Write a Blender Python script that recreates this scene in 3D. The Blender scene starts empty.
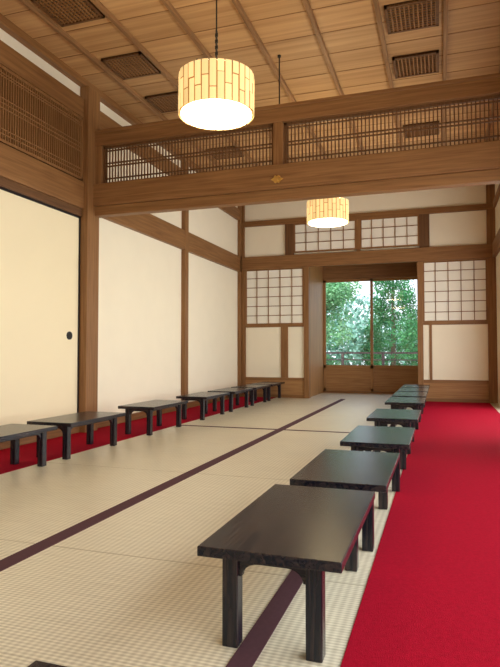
import bpy, bmesh, math, random
from mathutils import Vector, Matrix
random.seed(4)
scene=bpy.context.scene
scene.view_settings.view_transform='Standard'
scene.view_settings.look='None'
scene.view_settings.exposure=0.0

# ------------------------------------------------------------ materials
def new_mat(name):
    m=bpy.data.materials.new(name); m.use_nodes=True
    nt=m.node_tree
    return m,nt,nt.nodes['Principled BSDF']
def simple(name,col,rough=.6,spec=.5,metal=0,noise=0,nscale=8,bump=0,bscale=200,sheen=0):
    m,nt,b=new_mat(name)
    b.inputs['Roughness'].default_value=rough
    b.inputs['Metallic'].default_value=metal
    b.inputs['Specular IOR Level'].default_value=spec
    b.inputs['Sheen Weight'].default_value=sheen
    b.inputs['Base Color'].default_value=(*col,1)
    tc=nt.nodes.new('ShaderNodeTexCoord')
    if noise>0:
        n=nt.nodes.new('ShaderNodeTexNoise'); n.inputs['Scale'].default_value=nscale; n.inputs['Detail'].default_value=4
        nt.links.new(tc.outputs['Object'],n.inputs['Vector'])
        r=nt.nodes.new('ShaderNodeMix'); r.data_type='RGBA'
        r.inputs[6].default_value=(*[c*(1-noise) for c in col],1)
        r.inputs[7].default_value=(*[min(1,c*(1+noise)) for c in col],1)
        nt.links.new(n.outputs['Fac'],r.inputs[0]); nt.links.new(r.outputs[2],b.inputs['Base Color'])
    if bump>0:
        n2=nt.nodes.new('ShaderNodeTexNoise'); n2.inputs['Scale'].default_value=bscale
        nt.links.new(tc.outputs['Object'],n2.inputs['Vector'])
        bp=nt.nodes.new('ShaderNodeBump'); bp.inputs['Strength'].default_value=bump; bp.inputs['Distance'].default_value=.003
        nt.links.new(n2.outputs['Fac'],bp.inputs['Height']); nt.links.new(bp.outputs['Normal'],b.inputs['Normal'])
    return m
def wood(name,axis,dark,light,rough=.5,fine=38,island=0.0,bump=.15,spec=.4):
    m,nt,b=new_mat(name)
    tc=nt.nodes.new('ShaderNodeTexCoord'); mp=nt.nodes.new('ShaderNodeMapping')
    s=[fine,fine,fine]; s['xyz'.index(axis)]=fine*.04
    mp.inputs['Scale'].default_value=s
    nt.links.new(tc.outputs['Object'],mp.inputs['Vector'])
    geo=nt.nodes.new('ShaderNodeNewGeometry')
    add=nt.nodes.new('ShaderNodeVectorMath'); add.operation='ADD'
    sc=nt.nodes.new('ShaderNodeMath'); sc.operation='MULTIPLY'; sc.inputs[1].default_value=37
    nt.links.new(geo.outputs['Random Per Island'],sc.inputs[0])
    nt.links.new(mp.outputs[0],add.inputs[0]); nt.links.new(sc.outputs[0],add.inputs[1])
    n=nt.nodes.new('ShaderNodeTexNoise'); n.inputs['Scale'].default_value=1; n.inputs['Detail'].default_value=5; n.inputs['Roughness'].default_value=.55
    n.inputs['Distortion'].default_value=.6
    nt.links.new(add.outputs[0],n.inputs['Vector'])
    cr=nt.nodes.new('ShaderNodeValToRGB')
    cr.color_ramp.elements[0].position=.28; cr.color_ramp.elements[0].color=(*dark,1)
    cr.color_ramp.elements[1].position=.72; cr.color_ramp.elements[1].color=(*light,1)
    nt.links.new(n.outputs['Fac'],cr.inputs[0])
    out=cr.outputs[0]
    if island>0:
        mr=nt.nodes.new('ShaderNodeMapRange'); mr.inputs[3].default_value=1-island; mr.inputs[4].default_value=1+island
        nt.links.new(geo.outputs['Random Per Island'],mr.inputs[0])
        hs=nt.nodes.new('ShaderNodeHueSaturation'); nt.links.new(mr.outputs[0],hs.inputs['Value']); nt.links.new(out,hs.inputs['Color'])
        out=hs.outputs[0]
    nt.links.new(out,b.inputs['Base Color'])
    bp=nt.nodes.new('ShaderNodeBump'); bp.inputs['Strength'].default_value=bump; bp.inputs['Distance'].default_value=.003
    nt.links.new(n.outputs['Fac'],bp.inputs['Height']); nt.links.new(bp.outputs['Normal'],b.inputs['Normal'])
    b.inputs['Roughness'].default_value=rough; b.inputs['Specular IOR Level'].default_value=spec
    return m
def emis(name,col,strength,island=0,diff=None):
    m,nt,b=new_mat(name)
    b.inputs['Base Color'].default_value=(*(diff or col),1)
    b.inputs['Emission Color'].default_value=(*col,1)
    b.inputs['Emission Strength'].default_value=strength
    b.inputs['Roughness'].default_value=.8
    if island:
        geo=nt.nodes.new('ShaderNodeNewGeometry')
        mr=nt.nodes.new('ShaderNodeMapRange'); mr.inputs[3].default_value=strength*(1-island); mr.inputs[4].default_value=strength*(1+island)
        nt.links.new(geo.outputs['Random Per Island'],mr.inputs[0]); nt.links.new(mr.outputs[0],b.inputs['Emission Strength'])
    return m

WD=(.17,.072,.022); WL=(.30,.148,.052)
W={a:wood('cedar_'+a,a,WD,WL,bump=.06) for a in 'xyz'}
WDK={a:wood('dark_cedar_'+a,a,(.09,.038,.013),(.17,.078,.028),bump=.06) for a in 'xyz'}
WP={a:wood('panel_cedar_'+a,a,(.28,.13,.045),(.45,.24,.09),bump=.06) for a in 'xyz'}
CEIL=wood('ceiling_board_wood','x',(.38,.20,.075),(.58,.345,.15),rough=.5,fine=14,island=.12,bump=.03)
CBAT=wood('ceiling_batten_wood','y',(.20,.10,.038),(.34,.18,.075),bump=.05)
FUS=simple('fusuma_paper',(.85,.75,.52),.8,.2,noise=.03,nscale=2)
PLA=simple('wall_plaster',(.87,.80,.63),.85,.2,noise=.03,nscale=3)
PAPER=simple('shoji_paper',(.88,.86,.76),.8,.2,noise=.02,nscale=5)
BLK=simple('black_lacquer',(.012,.011,.012),.3)
RED=simple('red_felt',(.33,.004,.019),.95,.05,noise=.28,nscale=60,bump=.8,bscale=300)
BORD=simple('tatami_border_cloth',(.085,.036,.045),.8,.2,noise=.2,nscale=60)
GOLD=simple('gilt_brass',(.9,.66,.25),.35,metal=1,noise=.1)
IRON=simple('dark_iron',(.03,.028,.025),.45,metal=.6,noise=.1)
DECK=simple('outside_deck',(.35,.3,.3),.6,noise=.15,nscale=6)
RAILM=simple('railing_paint',(.075,.045,.05),.6,noise=.1)
GRASS=simple('garden_ground',(.20,.38,.14),.9,noise=.4,nscale=1.5)

# tatami
TAT,nt,b=new_mat('tatami_weave')
tc=nt.nodes.new('ShaderNodeTexCoord')
def wave(direction,scale,dist):
    w=nt.nodes.new('ShaderNodeTexWave'); w.bands_direction=direction; w.inputs['Scale'].default_value=scale
    w.inputs['Distortion'].default_value=dist; w.inputs['Detail'].default_value=1
    nt.links.new(tc.outputs['Object'],w.inputs['Vector']); return w
w1=wave('Y',17,.2); w2=wave('X',10,.3)
n=nt.nodes.new('ShaderNodeTexNoise'); n.inputs['Scale'].default_value=1; n.inputs['Detail'].default_value=5
mp=nt.nodes.new('ShaderNodeMapping'); mp.inputs['Scale'].default_value=(4,120,1)
nt.links.new(tc.outputs['Object'],mp.inputs['Vector']); nt.links.new(mp.outputs[0],n.inputs['Vector'])
nb=nt.nodes.new('ShaderNodeTexNoise'); nb.inputs['Scale'].default_value=1.3; nt.links.new(tc.outputs['Object'],nb.inputs['Vector'])
m1=nt.nodes.new('ShaderNodeMath'); m1.operation='MULTIPLY_ADD'; m1.inputs[1].default_value=.30
nt.links.new(w1.outputs['Fac'],m1.inputs[0])
m2=nt.nodes.new('ShaderNodeMath'); m2.operation='MULTIPLY_ADD'; m2.inputs[1].default_value=.20
nt.links.new(w2.outputs['Fac'],m2.inputs[0]); 
m3=nt.nodes.new('ShaderNodeMath'); m3.operation='MULTIPLY'; m3.inputs[1].default_value=.5
nt.links.new(n.outputs['Fac'],m3.inputs[0]); nt.links.new(m3.outputs[0],m2.inputs[2]); nt.links.new(m2.outputs[0],m1.inputs[2])
cr=nt.nodes.new('ShaderNodeValToRGB')
cr.color_ramp.elements[0].position=.10; cr.color_ramp.elements[0].color=(.39,.335,.215,1)
cr.color_ramp.elements[1].position=.76; cr.color_ramp.elements[1].color=(.84,.785,.61,1)
nt.links.new(m1.outputs[0],cr.inputs[0])
hs=nt.nodes.new('ShaderNodeHueSaturation'); mr=nt.nodes.new('ShaderNodeMapRange'); mr.inputs[3].default_value=.92; mr.inputs[4].default_value=1.08
nt.links.new(nb.outputs['Fac'],mr.inputs[0]); nt.links.new(mr.outputs[0],hs.inputs['Value']); nt.links.new(cr.outputs[0],hs.inputs['Color'])
nt.links.new(hs.outputs[0],b.inputs['Base Color'])
bp=nt.nodes.new('ShaderNodeBump'); bp.inputs['Strength'].default_value=.35; bp.inputs['Distance'].default_value=.002
nt.links.new(m1.outputs[0],bp.inputs['Height']); nt.links.new(bp.outputs['Normal'],b.inputs['Normal'])
b.inputs['Roughness'].default_value=.36; b.inputs['Specular IOR Level'].default_value=.55

# table lacquered wood
def ebony(name,scale,bump):
    m,nt,b=new_mat(name)
    tc=nt.nodes.new('ShaderNodeTexCoord'); mp=nt.nodes.new('ShaderNodeMapping'); mp.inputs['Scale'].default_value=scale
    nt.links.new(tc.outputs['Object'],mp.inputs['Vector'])
    n=nt.nodes.new('ShaderNodeTexNoise'); n.inputs['Scale'].default_value=1; n.inputs['Detail'].default_value=6; n.inputs['Distortion'].default_value=1.2
    nt.links.new(mp.outputs[0],n.inputs['Vector'])
    cr=nt.nodes.new('ShaderNodeValToRGB')
    cr.color_ramp.elements[0].position=.42; cr.color_ramp.elements[0].color=(.003,.005,.012,1)
    cr.color_ramp.elements[1].position=.74; cr.color_ramp.elements[1].color=(.045,.030,.027,1)
    nt.links.new(n.outputs['Fac'],cr.inputs[0]); nt.links.new(cr.outputs[0],b.inputs['Base Color'])
    bp=nt.nodes.new('ShaderNodeBump'); bp.inputs['Strength'].default_value=bump; bp.inputs['Distance'].default_value=.0015
    nt.links.new(n.outputs['Fac'],bp.inputs['Height']); nt.links.new(bp.outputs['Normal'],b.inputs['Normal'])
    b.inputs['Roughness'].default_value=.25; b.inputs['Specular IOR Level'].default_value=.42
    return m
TBL=ebony('ebonised_wood_top',(50,3,50),.35)
TBZ=ebony('ebonised_wood_leg',(50,50,3),.12)
TBX=ebony('ebonised_wood_apron',(3,3,50),.12)

# window glass
GL=bpy.data.materials.new('window_glass'); GL.use_nodes=True; nt=GL.node_tree; nt.nodes.clear()
o=nt.nodes.new('ShaderNodeOutputMaterial'); mx=nt.nodes.new('ShaderNodeMixShader'); mx.inputs[0].default_value=.03
t=nt.nodes.new('ShaderNodeBsdfTransparent'); g=nt.nodes.new('ShaderNodeBsdfGlossy'); g.inputs['Roughness'].default_value=.02
nt.links.new(t.outputs[0],mx.inputs[1]); nt.links.new(g.outputs[0],mx.inputs[2]); nt.links.new(mx.outputs[0],o.inputs[0])

# ------------------------------------------------------------ geometry helpers
class B:
    def __init__(s): s.bm=bmesh.new(); s.mats=[]
    def mi(s,m):
        if m not in s.mats: s.mats.append(m)
        return s.mats.index(m)
    def box(s,x0,x1,y0,y1,z0,z1,m):
        i=s.mi(m)
        v=[s.bm.verts.new(p) for p in ((x0,y0,z0),(x1,y0,z0),(x1,y1,z0),(x0,y1,z0),(x0,y0,z1),(x1,y0,z1),(x1,y1,z1),(x0,y1,z1))]
        for f in ((3,2,1,0),(4,5,6,7),(0,1,5,4),(1,2,6,5),(2,3,7,6),(3,0,4,7)):
            s.bm.faces.new([v[k] for k in f]).material_index=i
    def poly(s,pts,vec,m):
        i=s.mi(m); a=[s.bm.verts.new(p) for p in pts]; c=[s.bm.verts.new(Vector(p)+Vector(vec)) for p in pts]
        k=len(a)
        s.bm.faces.new(a).material_index=i; s.bm.faces.new(c[::-1]).material_index=i
        for j in range(k): s.bm.faces.new([a[j],c[j],c[(j+1)%k],a[(j+1)%k]][::-1]).material_index=i
    def cyl(s,p,r,h,m,axis='z',seg=24,r2=None):
        i=s.mi(m); r2=r if r2 is None else r2
        def P(a,rr,t):
            c,sn=math.cos(a)*rr,math.sin(a)*rr
            return {'z':(p[0]+c,p[1]+sn,p[2]+t),'y':(p[0]+c,p[1]+t,p[2]+sn),'x':(p[0]+t,p[1]+c,p[2]+sn)}[axis]
        lo=[s.bm.verts.new(P(2*math.pi*k/seg,r,0)) for k in range(seg)]
        hi=[s.bm.verts.new(P(2*math.pi*k/seg,r2,h)) for k in range(seg)]
        s.bm.faces.new(lo[::-1]).material_index=i; s.bm.faces.new(hi).material_index=i
        for k in range(seg): s.bm.faces.new([lo[k],lo[(k+1)%seg],hi[(k+1)%seg],hi[k]]).material_index=i
    def done(s,name,bevel=0,loc=(0,0,0)):
        bmesh.ops.recalc_face_normals(s.bm,faces=s.bm.faces)
        me=bpy.data.meshes.new(name); s.bm.to_mesh(me); s.bm.free()
        for m in s.mats: me.materials.append(m)
        ob=bpy.data.objects.new(name,me); scene.collection.objects.link(ob); ob.location=loc
        if bevel:
            md=ob.modifiers.new('bevel','BEVEL'); md.width=bevel; md.segments=2; md.limit_method='ANGLE'
        return ob

XL,XR=-4.3,1.06; Y0,YB,YD=-3.0,12.15,14.0; ZC=4.45
SX0,SX1=-2.74,-.38     # alcove opening

# ------------------------------------------------------------ floor / walls
q=B(); q.box(XL-.2,XR+.2,Y0-.2,YB+.1,-.12,0,TAT); q.box(SX0-.1,SX1+.1,YB+.1,YD+.1,-.12,0,TAT); q.done('floor')

q=B()   # ceiling: lapped boards across the room
y=Y0
while y<YB:
    q.box(XL-.2,XR+.2,y,min(y+.445,YB+.2),ZC,ZC+.03,CEIL)
    q.box(XL-.2,XR+.2,y+.442,y+.451,ZC-.004,ZC+.01,W['x'])
    y+=.45
q.box(XL-.3,XR+.3,Y0-.3,YB+.3,ZC+.04,ZC+.12,WDK['x'])
q.done('ceiling')
q=B()
x=.09
while x>XL: 
    q.box(x-.022,x+.022,Y0,YB,ZC-.05,ZC,CBAT); x-=.65
q.box(.74-.022,.74+.022,Y0,YB,ZC-.05,ZC,CBAT)
q.done('trim_ceiling_batten',.004)

def wall_x(x0,x1,openings,name,mat):
    q=B(); ys=Y0-.2
    for (a,b_,za,zb) in openings:
        q.box(x0,x1,ys,a,0,ZC+.05,mat); q.box(x0,x1,a,b_,0,za,mat) if za>0 else None
        q.box(x0,x1,a,b_,zb,ZC+.05,mat); ys=b_
    q.box(x0,x1,ys,YB+.2,0,ZC+.05,mat); return q.done(name)
wall_x(XL-.2,XL,[],'wall_left',PLA)
wall_x(XR,XR+.15,[(-2.4,5.6,.05,2.7),(7.0,10.8,.05,2.7)],'wall_right',PLA)
q=B(); q.box(XL-.2,XR+.2,Y0-.2,Y0,0,ZC+.05,FUS); q.done('wall_front')
q=B()
q.box(XL-.2,SX0,YB,YB+.12,0,ZC+.05,PLA); q.box(SX1,XR+.2,YB,YB+.12,0,ZC+.05,PLA); q.box(SX0,SX1,YB,YB+.12,2.9,ZC+.05,PLA)
q.done('wall_back')
q=B(); q.box(SX0-.1,SX0,YB+.12,YD+.1,0,3.12,WP['z']); q.done('wall_passage_left')
q=B(); q.box(SX1,SX1+.1,YB+.12,YD+.1,0,3.12,WP['z']); q.done('wall_passage_right')
q=B(); q.box(SX0-.1,SX1+.1,YB+.12,YD+.1,3.12,3.2,CEIL); q.done('ceiling_passage')

# left wall timber
q=B()
q.box(XL,XL+.035,Y0,YB,0,.10,W['y'])
q.done('baseboard_left',.003)
q=B()
q.box(XL,XL+.07,Y0,YB,2.80,3.14,W['y']); q.box(XL,XL+.05,Y0,6.1,2.70,2.80,WDK['y'])
q.box(XL,XL+.06,Y0,YB,3.96,4.2,W['y']); q.box(XL,XL+.09,Y0,YB,ZC-.09,ZC,W['y'])
q.done('trim_left_rail',.006)
q=B()
q.box(XL,XL+.07,YB-.14,YB,0,ZC-.09,W['z']); q.box(XL,XL+.08,9.08,9.22,0,ZC-.09,W['z'])
q.box(XL-.0,XL+.13,6.08,6.34,0,ZC-.09,W['z'])
q.done('trim_left_post',.006)
# fusuma doors on left
n=1; yb=6.08
while yb>Y0:
    ya=max(yb-1.8,Y0+.01)
    q=B(); q.box(XL+.001,XL+.02,ya,yb,.10,2.70,FUS)
    for a,b_ in ((ya,ya+.012),(yb-.025,yb)): q.box(XL+.001,XL+.03,a,b_,.10,2.70,BLK)
    q.box(XL+.001,XL+.03,ya,yb,.10,.125,BLK); q.box(XL+.001,XL+.03,ya,yb,2.675,2.70,BLK)
    q.cyl((XL+.015,yb-.2,1.2),.05,.018,BLK,'x'); q.cyl((XL+.03,yb-.2,1.2),.035,.006,IRON,'x')
    q.done('door_%d'%n); n+=1; yb-=1.8
# lattice ranma on left wall front
def lattice(q,axis,a0,a1,pos,z0,z1,step=.037,t=.012,mat=None,hz=()):
    def bx(u0,u1,za,zb,th):
        if axis=='x': q.box(u0,u1,pos-th,pos+th,za,zb,mat)
        else: q.box(pos-th,pos+th,u0,u1,za,zb,mat)
    u=a0+step
    while u<a1-.01: bx(u-t/2,u+t/2,z0,z1,.009); u+=step
    for z in hz: bx(a0,a1,z-.007,z+.007,.011)
    bx(a0,a0+.03,z0,z1,.02); bx(a1-.03,a1,z0,z1,.02); bx(a0,a1,z0,z0+.03,.02); bx(a0,a1,z1-.03,z1,.02)
q=B()
q.box(XL,XL+.01,Y0,6.08,3.14,3.96,W['y'])
for a in (Y0,.7,2.5,4.3):
    lattice(q,'y',a,a+1.78 if a>0 else .7,XL+.035,3.16,3.95,mat=W['z'],hz=(3.25,3.3,3.52,3.57,3.62,3.85,3.88))
q.done('trim_left_lattice_transom')

# ------------------------------------------------------------ dividing transom
PY=6.30
q=B()
q.box(XL+.1,XR,PY-.10,PY+.10,2.86,3.14,W['x']); q.box(XL+.1,XR,PY-.06,PY+.06,2.74,2.86,W['x'])
q.box(XL+.1,XR,PY-.07,PY+.07,3.64,3.82,W['x']); q.box(XL+.1,XR,PY-.085,PY+.085,3.80,3.84,W['x'])
q.box(-1.80,-1.68,PY-.065,PY+.065,3.14,3.64,W['z'])
q.box(XL+.1,XL+.22,PY-.06,PY+.06,3.14,3.64,W['z'])
q.done('trim_dividing_beam',.006)
q=B(); q.box(XR-.14,XR,PY-.08,PY+.1,0,ZC,W['z']); q.done('trim_dividing_post',.006)
q=B()
for a,b_ in ((XL+.22,-1.80),(-1.68,XR-.14)):
    lattice(q,'x',a,b_,PY,3.14,3.64,step=.042,t=.012,mat=WDK['z'],hz=(3.22,3.38,3.42,3.58))
q.done('trim_dividing_lattice')
q=B(); q.cyl((-1.74,PY,3.84),.008,ZC-3.84,IRON,seg=10); q.cyl((-1.74,PY,3.84),.02,.015,IRON); q.cyl((-1.74,PY,ZC-.02),.02,.02,IRON); q.done('transom_hanging_rod')
q=B()
GZ=2.965
q.cyl((-1.74,PY-.122,GZ),.022,.02,GOLD,'y')
for k in range(6):
    a=k*math.pi/3
    q.cyl((-1.74+.036*math.cos(a),PY-.114,GZ+.026*math.sin(a)),.02,.012,GOLD,'y',seg=12)
q.poly([(-1.74-.075,PY-.11,GZ),(-1.74-.03,PY-.11,GZ-.025),(-1.74+.03,PY-.11,GZ-.025),(-1.74+.075,PY-.11,GZ),(-1.74+.03,PY-.11,GZ+.025),(-1.74-.03,PY-.11,GZ+.025)],(0,.008,0),GOLD)
q.done('gilt_nail_cover')

# ------------------------------------------------------------ back wall timber + shoji
q=B()
f=YB-.06
q.box(XL,XR,f-.02,YB,2.85,3.13,W['x']); q.box(XL,XR,f+.01,YB,3.82,3.94,W['x'])
for a,b_ in ((SX0-.06,SX0+.05),(SX1-.05,SX1+.06),(XR-.16,XR),(XL+.07,XL+.16)):
    q.box(a,b_,f,YB+(.12 if a>-3 and b_<0 else 0),0,2.85,W['z'])
for a,b_ in ((XL+.07,XL+.13),(-3.22,-3.02),(-1.66,-1.58),(-.38,-.18),(XR-.16,XR)):
    q.box(a,b_,f+.01,YB,3.13,3.82,WDK['z'] if -3.3<a<-.1 and b_-a>.1 else W['z'])
q.box(XR-.16,XR,f+.01,YB,3.94,ZC,W['z']); q.box(XL+.07,XL+.13,f+.01,YB,3.94,ZC,W['z'])
q.done('trim_back_timber',.005)
def shoji(name,x0,x1,z0,z1,cols,rows,y):
    q=B(); q.box(x0,x1,y,y+.006,z0,z1,PAPER)
    for k in range(cols+1):
        u=x0+(x1-x0)*k/cols; t=.014
        q.box((u-t/2 if 0<k<cols else (x0 if k==0 else x1-.03)),(u+t/2 if 0<k<cols else (x0+.03 if k==0 else x1)),y-.018,y,z0,z1,W['z'])
    for k in range(rows+1):
        u=z0+(z1-z0)*k/rows
        a,b_=(u-.007,u+.007) if 0<k<rows else ((z0,z0+.035) if k==0 else (z1-.035,z1))
        q.box(x0,x1,y-.016,y-.001,a,b_,W['x'])
    return q.done(name)
LA,LB=XL+.16,SX0-.06; RA,RB=SX1+.06,XR-.16
shoji('window_1',LA,LB,1.60,2.85,5,6,YB-.03)
shoji('window_2',RA,RB,1.60,2.85,5,6,YB-.03)
shoji('window_3',-3.02,-1.66,3.17,3.82,5,3,YB-.03)
shoji('window_4',-1.58,-.38,3.17,3.82,5,3,YB-.03)
q=B()
for a,b_,posts in ((LA,LB,(LA+.82,)),(RA,RB,(RA+.12,))):
    q.box(a,b_,YB-.015,YB,.42,1.6,PLA); q.box(a,b_,YB-.045,YB,.0,.07,W['x']); q.box(a,b_,YB-.03,YB,.07,.38,WP['x'])
    q.box(a,b_,YB-.045,YB,.38,.44,W['x']); q.box(a,b_,YB-.04,YB,1.55,1.6,W['x'])
    for p in posts: q.box(p,p+(.16 if a<-3 else .05),YB-.04,YB,.44,1.55,W['z'])
q.done('trim_back_panel',.003)

# balcony doors
q=B()
q.box(SX0,SX1,YD-.08,YD+.08,2.78,3.12,W['x']); q.box(SX0,SX1,YD-.08,YD+.08,0,.05,W['x'])
q.done('trim_door_head',.005)
mid=(SX0+SX1)/2
for k,(a,b_) in enumerate(((SX0+.005,mid+.03),(mid-.03,SX1-.005))):
    y=YD-.02+.05*k; q=B()
    q.box(a,a+.06,y-.02,y+.02,.05,2.78,WP['z']); q.box(b_-.06,b_,y-.02,y+.02,.05,2.78,WP['z'])
    q.box(a,b_,y-.02,y+.02,2.72,2.78,WP['x']); q.box(a,b_,y-.02,y+.02,.60,.68,WP['x']); q.box(a,b_,y-.02,y+.02,.05,.12,WP['x'])
    q.box(a+.06,b_-.06,y-.008,y+.008,.12,.60,WP['x']); q.box(a+.06,b_-.06,y-.003,y+.003,.68,2.72,GL)
    q.done('window_%d'%(6+k))  # one sliding glass door leaf of the balcony opening

# outside
q=B(); q.box(-7,4,YD+.1,16.0,-.14,-.02,DECK); q.done('balcony_deck')
q=B()
for z,h in ((1.0,.05),(.80,.03),(.35,.03)): q.box(-7,4,15.8,15.86,z-h,z,RAILM)
x=-7
while x<4: q.box(x,x+.07,15.79,15.87,-.02,.97,RAILM); x+=1.1
q.done('balcony_railing')
q=B(); q.box(-60,60,15.9,90,-3.2,-3.0,GRASS); q.done('garden_ground')

def leafmat(name,c1,c2):
    m,nt,b=new_mat(name); geo=nt.nodes.new('ShaderNodeNewGeometry'); cr=nt.nodes.new('ShaderNodeValToRGB')
    cr.color_ramp.elements[0].color=(*c1,1); cr.color_ramp.elements[1].color=(*c2,1)
    nt.links.new(geo.outputs['Random Per Island'],cr.inputs[0])
    tc=nt.nodes.new('ShaderNodeTexCoord'); n=nt.nodes.new('ShaderNodeTexNoise'); n.inputs['Scale'].default_value=1.4
    nt.links.new(tc.outputs['Object'],n.inputs['Vector'])
    mr=nt.nodes.new('ShaderNodeMapRange'); mr.inputs[1].default_value=.35; mr.inputs[2].default_value=.65; mr.inputs[3].default_value=.6; mr.inputs[4].default_value=1.2
    nt.links.new(n.outputs['Fac'],mr.inputs[0])
    hs=nt.nodes.new('ShaderNodeHueSaturation'); nt.links.new(mr.outputs[0],hs.inputs['Value']); nt.links.new(cr.outputs[0],hs.inputs['Color'])
    nt.links.new(hs.outputs[0],b.inputs['Base Color'])
    b.inputs['Roughness'].default_value=.9; b.inputs['Specular IOR Level'].default_value=.1
    return m
LM1=leafmat('maple_leaves',(.14,.36,.15),(.32,.58,.28)); LM2=leafmat('cypress_leaves',(.04,.20,.07),(.13,.40,.15)); LM3=leafmat('hedge_leaves',(.24,.46,.34),(.40,.64,.50))
BARK=simple('bark',(.16,.12,.08),.9,noise=.3,nscale=10)
def leaves(q,c,rad,n,size,mat):
    i=q.mi(mat)
    for _ in range(n):
        while True:
            p=Vector([random.uniform(-1,1) for _ in range(3)])
            if p.length<1: break
        p=Vector(c)+Vector((p.x*rad[0],p.y*rad[1],p.z*rad[2]))
        u=Vector([random.gauss(0,1) for _ in range(3)]).normalized(); w=u.orthogonal().normalized()
        s=size*random.uniform(.6,1.4)
        vs=[q.bm.verts.new(p+u*s),q.bm.verts.new(p+w*s*.5),q.bm.verts.new(p-u*s),q.bm.verts.new(p-w*s*.5)]
        q.bm.faces.new(vs).material_index=i
def tree(name,x,y,h,spread,n,mat):
    q=B(); q.cyl((x,y,-3),.12,h*.8,BARK,r2=.04)
    for k in range(34):
        a=random.uniform(0,6.28); r=spread*math.sqrt(random.uniform(0,1)); z=-3+h*random.uniform(.3,1)
        c=(x+r*math.cos(a),y+r*math.sin(a)*.7,z)
        q.poly([(x-.02,y,z-.8),(x+.02,y,z-.8),(c[0]+.01,c[1],z),(c[0]-.01,c[1],z)],(0,.03,0),BARK)
        leaves(q,c,(.8,.75,.42),n//34,.06,mat)
    return q.done(name)
tree('maple_tree',-4.35,19.2,6.3,1.35,19000,LM1)
tree('maple_tree',-8.6,22,7.5,1.6,4000,LM1)
q=B(); x,y=-1.6,21.2; q.cyl((x,y,-3),.15,7.4,BARK,r2=.03)
for k in range(42):
    z=-2.0+k*.165; r=1.8*(1-k/47)+.1
    for j in range(max(5,int(16*r))):
        a=random.uniform(0,6.28); leaves(q,(x+r*.75*math.cos(a),y+r*.75*math.sin(a),z-r*.12),(.32,.32,.16),36,.05,LM2)
q.done('cypress_tree')
q=B()
for k in range(140):
    leaves(q,(random.uniform(-14,6),random.uniform(26,29),random.uniform(-3,3.0)),(1.6,1,1.0),220,.13,LM3)
q.done('hedge_row')

# ------------------------------------------------------------ tatami borders
JT=simple('tatami_joint',(.42,.36,.24),.8)
q=B()
q.box(-2.01,-1.91,Y0,YB,0,.003,BORD); q.box(-.655,-.575,Y0,YB,0,.003,BORD)
q.box(-3.44,-.31,7.09,7.15,0,.0035,BORD)
for yy in (-1.2,.65,2.5,4.35,8.9,10.75): q.box(-3.44,-.31,yy-.0015,yy+.0015,0,.001,JT)
q.done('trim_tatami_border')
q=B(); q.box(-.31,XR-.15,Y0+.05,YB-.06,0,.004,RED); q.done('red_carpet_runner',.001)
q=B(); q.box(XL+.04,-3.42,Y0+.05,YB-.06,0,.004,RED); q.done('red_carpet_runner',.001)

# ------------------------------------------------------------ low tables
def table_mesh():
    q=B(); w,l,h=.49,.96,.345; t=.034; lg=.056; ix,iy=.072,.05
    q.box(0,w,0,l,h-t,h,TBL)
    xs=(ix,w-ix-lg); ys=(iy,l-iy-lg)
    for x in xs:
        for y in ys: q.box(x,x+lg,y,y+lg,0,h-t,TBZ)
    def prof(a,b_):   # u,z outline of bracketed apron (concave brackets)
        top=h-t; lo=top-.030; d=.045; r=.055; pts=[(a,top)]
        for k in range(0,7):
            th=k/6*math.pi/2; pts.append((a+.012+r*(1-math.cos(th)),lo-d*(1-math.sin(th))) )
        pts.insert(1,(a,lo-d))
        for k in range(6,-1,-1):
            th=k/6*math.pi/2; pts.append((b_-.012-r*(1-math.cos(th)),lo-d*(1-math.sin(th))))
        pts+=[(b_,lo-d),(b_,top)]
        return pts
    for y in (ys[0]+.014,ys[1]+lg-.014-.026):
        q.poly([(u,y,z) for u,z in prof(xs[0]+lg-.001,xs[1]+.001)],(0,.026,0),TBX)
    for x in (xs[0]+.014,xs[1]+lg-.014-.026):
        q.poly([(x,u,z) for u,z in prof(ys[0]+lg-.001,ys[1]+.001)],(.026,0,0),TBX)
    return q.done('low_table',.004)
base=table_mesh()
pos=[(-.786,1.79),(-.825,.07),(-.745,2.88),(-.70,4.17),(-.70,5.75),(-.69,7.6),(-.69,8.75),(-.69,9.85),(-.69,10.95)]
pos+=[(-3.70,y) for y in (3.30,4.45,6.05,7.65,8.85,9.98,11.07)]
pos+=[(-3.71,1.9)]
for i,(x,y) in enumerate(pos):
    ob=base if i==0 else base.copy()
    if i: scene.collection.objects.link(ob)
    ob.location=(x,y,.004 if (x<-3 or y>4) else 0); ob.name='low_table'

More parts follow.
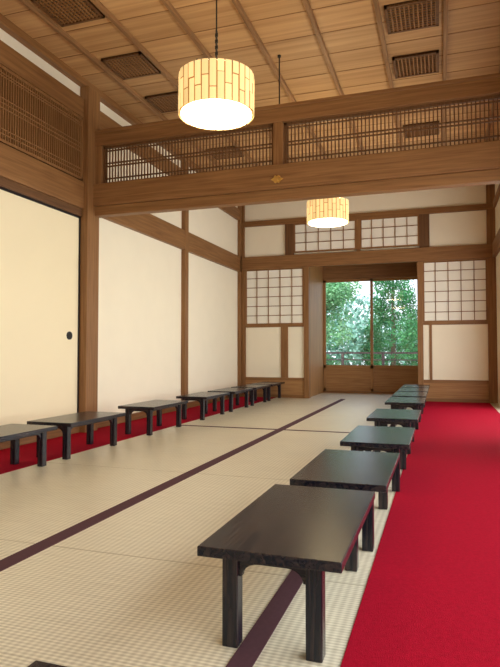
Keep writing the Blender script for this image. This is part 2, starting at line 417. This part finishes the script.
# ------------------------------------------------------------ pendant lamps
SL=emis('lamp_veneer',(1,.70,.29),.92,.22,diff=(.5,.35,.15))
INN=emis('lamp_inner',(.7,.30,.06),.28,diff=(.3,.16,.05))
DIF=emis('lamp_diffuser',(1,.80,.46),15)
for (x,y) in ((-1.60,3.99),(-1.47,7.85)):
    q=B(); R=.29; z0,z1=2.80,3.10; N=32
    q.cyl((x,y,z0+.01),R-.012,z1-z0-.02,INN,seg=60)
    q.cyl((x,y,z0),R-.02,.012,DIF,seg=60); q.cyl((x,y,z1-.012),R-.03,.012,DIF,seg=60)
    i=q.mi(SL)
    for k in range(N):
        cuts=[z0,z0+random.uniform(.28,.45)*(z1-z0) if k%2 else z0+random.uniform(.58,.75)*(z1-z0),z1]
        for j in range(2):
            a0=2*math.pi*(k+.08)/N; a1=2*math.pi*(k+.92)/N; za,zb=cuts[j]+.003,cuts[j+1]-.003
            rr=R+random.uniform(-.004,.004)
            ov=[[q.bm.verts.new((x+rr*math.cos(a),y+rr*math.sin(a),zz)) for a in (a0,(a0+a1)/2,a1)] for zz in (za,zb)]
            for c in range(2): q.bm.faces.new([ov[0][c],ov[0][c+1],ov[1][c+1],ov[1][c]]).material_index=i
    q.cyl((x,y,z1+.0),.03,.05,IRON,seg=16)
    for k in range(3):
        a=k*2.094+.4
        q.poly([(x+.01*math.sin(a),y-.01*math.cos(a),z1+.012),(x-.01*math.sin(a),y+.01*math.cos(a),z1+.012),(x+R*math.cos(a)-.006*math.sin(a),y+R*math.sin(a)+.006*math.cos(a),z1+.0),(x+R*math.cos(a)+.006*math.sin(a),y+R*math.sin(a)-.006*math.cos(a),z1+.0)],(0,0,.008),IRON)
    z=z1+.05; k=0
    while z<z1+.35:
        dx,dy=((.011,.004) if k%2 else (.004,.011)); q.box(x-dx,x+dx,y-dy,y+dy,z,z+.026,IRON); z+=.024; k+=1
    q.cyl((x,y,z1+.33),.006,ZC-z1-.33,IRON,seg=8); q.cyl((x,y,ZC-.04),.06,.04,IRON)
    q.done('pendant_lamp')

# ------------------------------------------------------------ ceiling vents
for cx in (-.235,-3.485):
    for cy in (3.4,4.72,5.95,7.0,9.1,10.4):
        q=B(); a,b_=cx-.26,cx+.26; c,d=cy-.25,cy+.25; z=ZC-.03
        q.box(a,b_,c,d,ZC-.012,ZC-.004,BLK)
        for u0,u1,v0,v1 in ((a,b_,c,c+.03),(a,b_,d-.03,d),(a,a+.03,c,d),(b_-.03,b_,c,d)): q.box(u0,u1,v0,v1,z,ZC-.002,WDK['x'])
        k=a+.06
        while k<b_-.03: q.box(k-.007,k+.007,c,d,z+.004,ZC-.012,W['y']); k+=.043
        k=c+.06
        while k<d-.03: q.box(a,b_,k-.005,k+.005,z+.006,ZC-.012,W['x']); k+=.043
        q.done('ceiling_vent')

# right wall window frames (side windows the daylight enters by) and rails
q=B()
for (a,b_,n) in ((-2.4,5.6,8),(7.0,10.8,4)):
    for k in range(n+1):
        y=a+(b_-a)*k/n; q.box(XR+.04,XR+.1,y-.03,y+.03,.05,2.7,W['z'])
    for z in (.08,.75,2.67): q.box(XR+.04,XR+.1,a,b_,z-.03,z+.03,W['y'])
q.done('window_5',.003)
q=B(); q.box(XR-.07,XR,Y0,YB-.16,2.85,3.13,W['y']); q.box(XR-.05,XR,Y0,YB-.16,3.82,3.94,W['y']); q.done('trim_right_rail',.005)

# ------------------------------------------------------------ light
def area(name,loc,rot,sx,sy,e,col):
    l=bpy.data.lights.new(name,'AREA'); l.shape='RECTANGLE'; l.size=sx; l.size_y=sy; l.energy=e; l.color=col
    o=bpy.data.objects.new(name,l); scene.collection.objects.link(o); o.location=loc; o.rotation_euler=rot; return o
area('daylight_side_window',(XR+.5,1.6,1.5),(0,math.radians(90),0),2.6,8,245,(1,.95,.86))
area('daylight_side_window_rear',(XR+.5,8.9,1.5),(0,math.radians(90),0),2.6,3.8,165,(1,.96,.88))
s=bpy.data.lights.new('sun','SUN'); s.energy=3.0; s.angle=.05; s.color=(1,.97,.9)
so=bpy.data.objects.new('sun',s); scene.collection.objects.link(so); so.rotation_euler=(math.radians(42),0,math.radians(-40))
w=bpy.data.worlds.new('sky'); scene.world=w; w.use_nodes=True; nt=w.node_tree
bg=nt.nodes['Background']; bg.inputs[1].default_value=2.0
tc=nt.nodes.new('ShaderNodeTexCoord'); sp=nt.nodes.new('ShaderNodeSeparateXYZ'); cr=nt.nodes.new('ShaderNodeValToRGB')
nt.links.new(tc.outputs['Generated'],sp.inputs[0]); nt.links.new(sp.outputs[2],cr.inputs[0]); nt.links.new(cr.outputs[0],bg.inputs[0])
cr.color_ramp.elements[0].color=(.84,.92,1,1); cr.color_ramp.elements[1].color=(.50,.70,1,1)

# ------------------------------------------------------------ camera
cam=bpy.data.cameras.new('camera'); co=bpy.data.objects.new('camera',cam); scene.collection.objects.link(co)
cam.sensor_fit='HORIZONTAL'; cam.sensor_width=36; cam.lens=36*570/500; cam.clip_start=.02
co.location=(0,0,1.0)
co.rotation_euler=(math.radians(90+1.86),0,math.radians(18.43))
scene.camera=co
